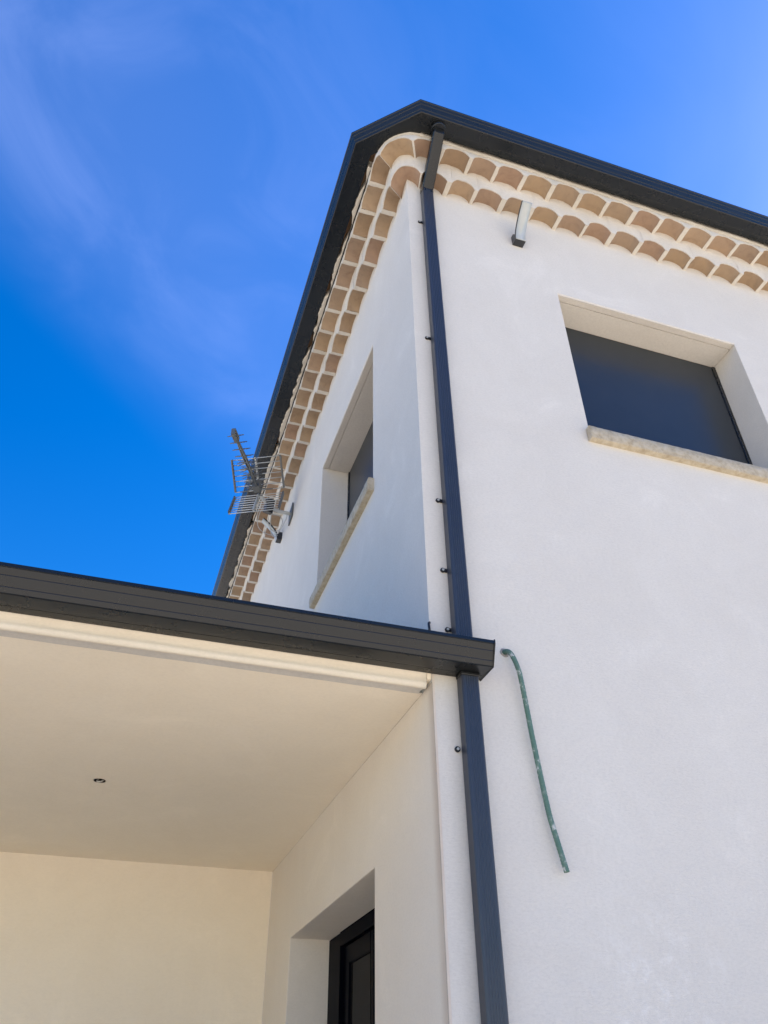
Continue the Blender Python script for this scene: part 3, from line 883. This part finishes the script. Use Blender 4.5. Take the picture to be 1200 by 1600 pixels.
tube(bm, catmull([L3(.06, -.15, -.03), L3(.06, -.08, -.025), L3(.07, -.02, 0), L3(.07, .03, 0), L3(.06, .09, -.03), L3(.06, .16, -.03)], 5), 0.006, 8)
beam(bm, L3(0.03, 0, 0.0), L3(0.12, 0, 0.0), 0.07, 0.07)
link('dipole', bm, alud_m, AT)
def wing(f0, u0, f1, u1, hw, n, name):
    bm = bmesh.new()
    for k in range(n):
        t = k / (n - 1)
        tube(bm, [L3(f0 + (f1 - f0) * t, -hw, u0 + (u1 - u0) * t), L3(f0 + (f1 - f0) * t, hw, u0 + (u1 - u0) * t)], 0.0044, 6)
    r = link('reflector', bm, alu_m, AT)
    for s, mt in ((1, alud_m), (0.02, alu_m), (-1, alud_m)):
        bm = bmesh.new()
        beam(bm, L3(f0, hw * s, u0), L3(f1 + .005, hw * s, u1 + 0.005), 0.034, 0.012, up=wd)
        link('end_bar' if abs(s) == 1 else 'spine', bm, mt, r)
wing(-0.01, 0.03, 0.195, 0.255, 0.235, 7, 'u')
wing(-0.01, -0.03, 0.085, -0.30, 0.235, 8, 'l')
# bracket plate on the wall, arm, clamp
def LO(p): return Vector(p) - AO
bm = bmesh.new()
pl = [(-0.004, 3.25, 6.40), (-0.004, 3.39, 6.37), (-0.004, 3.39, 6.22), (-0.004, 3.25, 6.25)]
A = [bm.verts.new(LO(p)) for p in pl]; B = [bm.verts.new(LO(p) + Vector((-.012, 0, 0))) for p in pl]
bm.faces.new(A); bm.faces.new(B[::-1])
for k in range(4): bm.faces.new((A[k], B[k], B[(k + 1) % 4], A[(k + 1) % 4]))
bmesh.ops.recalc_face_normals(bm, faces=bm.faces)
br = link('bracket', bm, alud_m, AT)
bm = bmesh.new()
tube(bm, [LO(p) for p in catmull([(-0.012, 3.315, 6.31), (-0.12, 3.31, 6.31), (-0.20, 3.30, 6.325), (-0.27, 3.27, 6.36), (-0.33, 3.235, 6.40)], 5)], 0.017, 12)
link('mast', bm, alu_m, AT)
bm = bmesh.new()
beam(bm, LO((-0.235, 3.30, 6.26)), LO((-0.225, 3.27, 6.40)), 0.075, 0.055)
tube(bm, [LO((-0.27, 3.22, 6.34)), LO((-0.18, 3.36, 6.34))], 0.012, 8)
link('clamp', bm, black_m, AT)
bm = bmesh.new()
for pts in ([(-0.26, 3.28, 6.38), (-0.30, 3.40, 6.30), (-0.27, 3.60, 6.30), (-0.16, 3.74, 6.34), (-0.07, 3.72, 6.34), (-0.03, 3.55, 6.36), (-0.04, 3.38, 6.34), (-0.12, 3.31, 6.31)],
            [(-0.22, 3.30, 6.28), (-0.20, 3.44, 6.24), (-0.12, 3.62, 6.30), (-0.05, 3.70, 6.38), (-0.03, 3.64, 6.45), (-0.09, 3.52, 6.42), (-0.20, 3.42, 6.34), (-0.24, 3.32, 6.30)],
            [(-0.20, 3.32, 6.27), (-0.16, 3.50, 6.20), (-0.10, 3.66, 6.26), (-0.05, 3.76, 6.36), (-0.02, 3.80, 6.45)]):
    tube(bm, [LO(p) for p in catmull(pts, 8)], 0.0038, 6)
link('cable', bm, cable_m, AT)
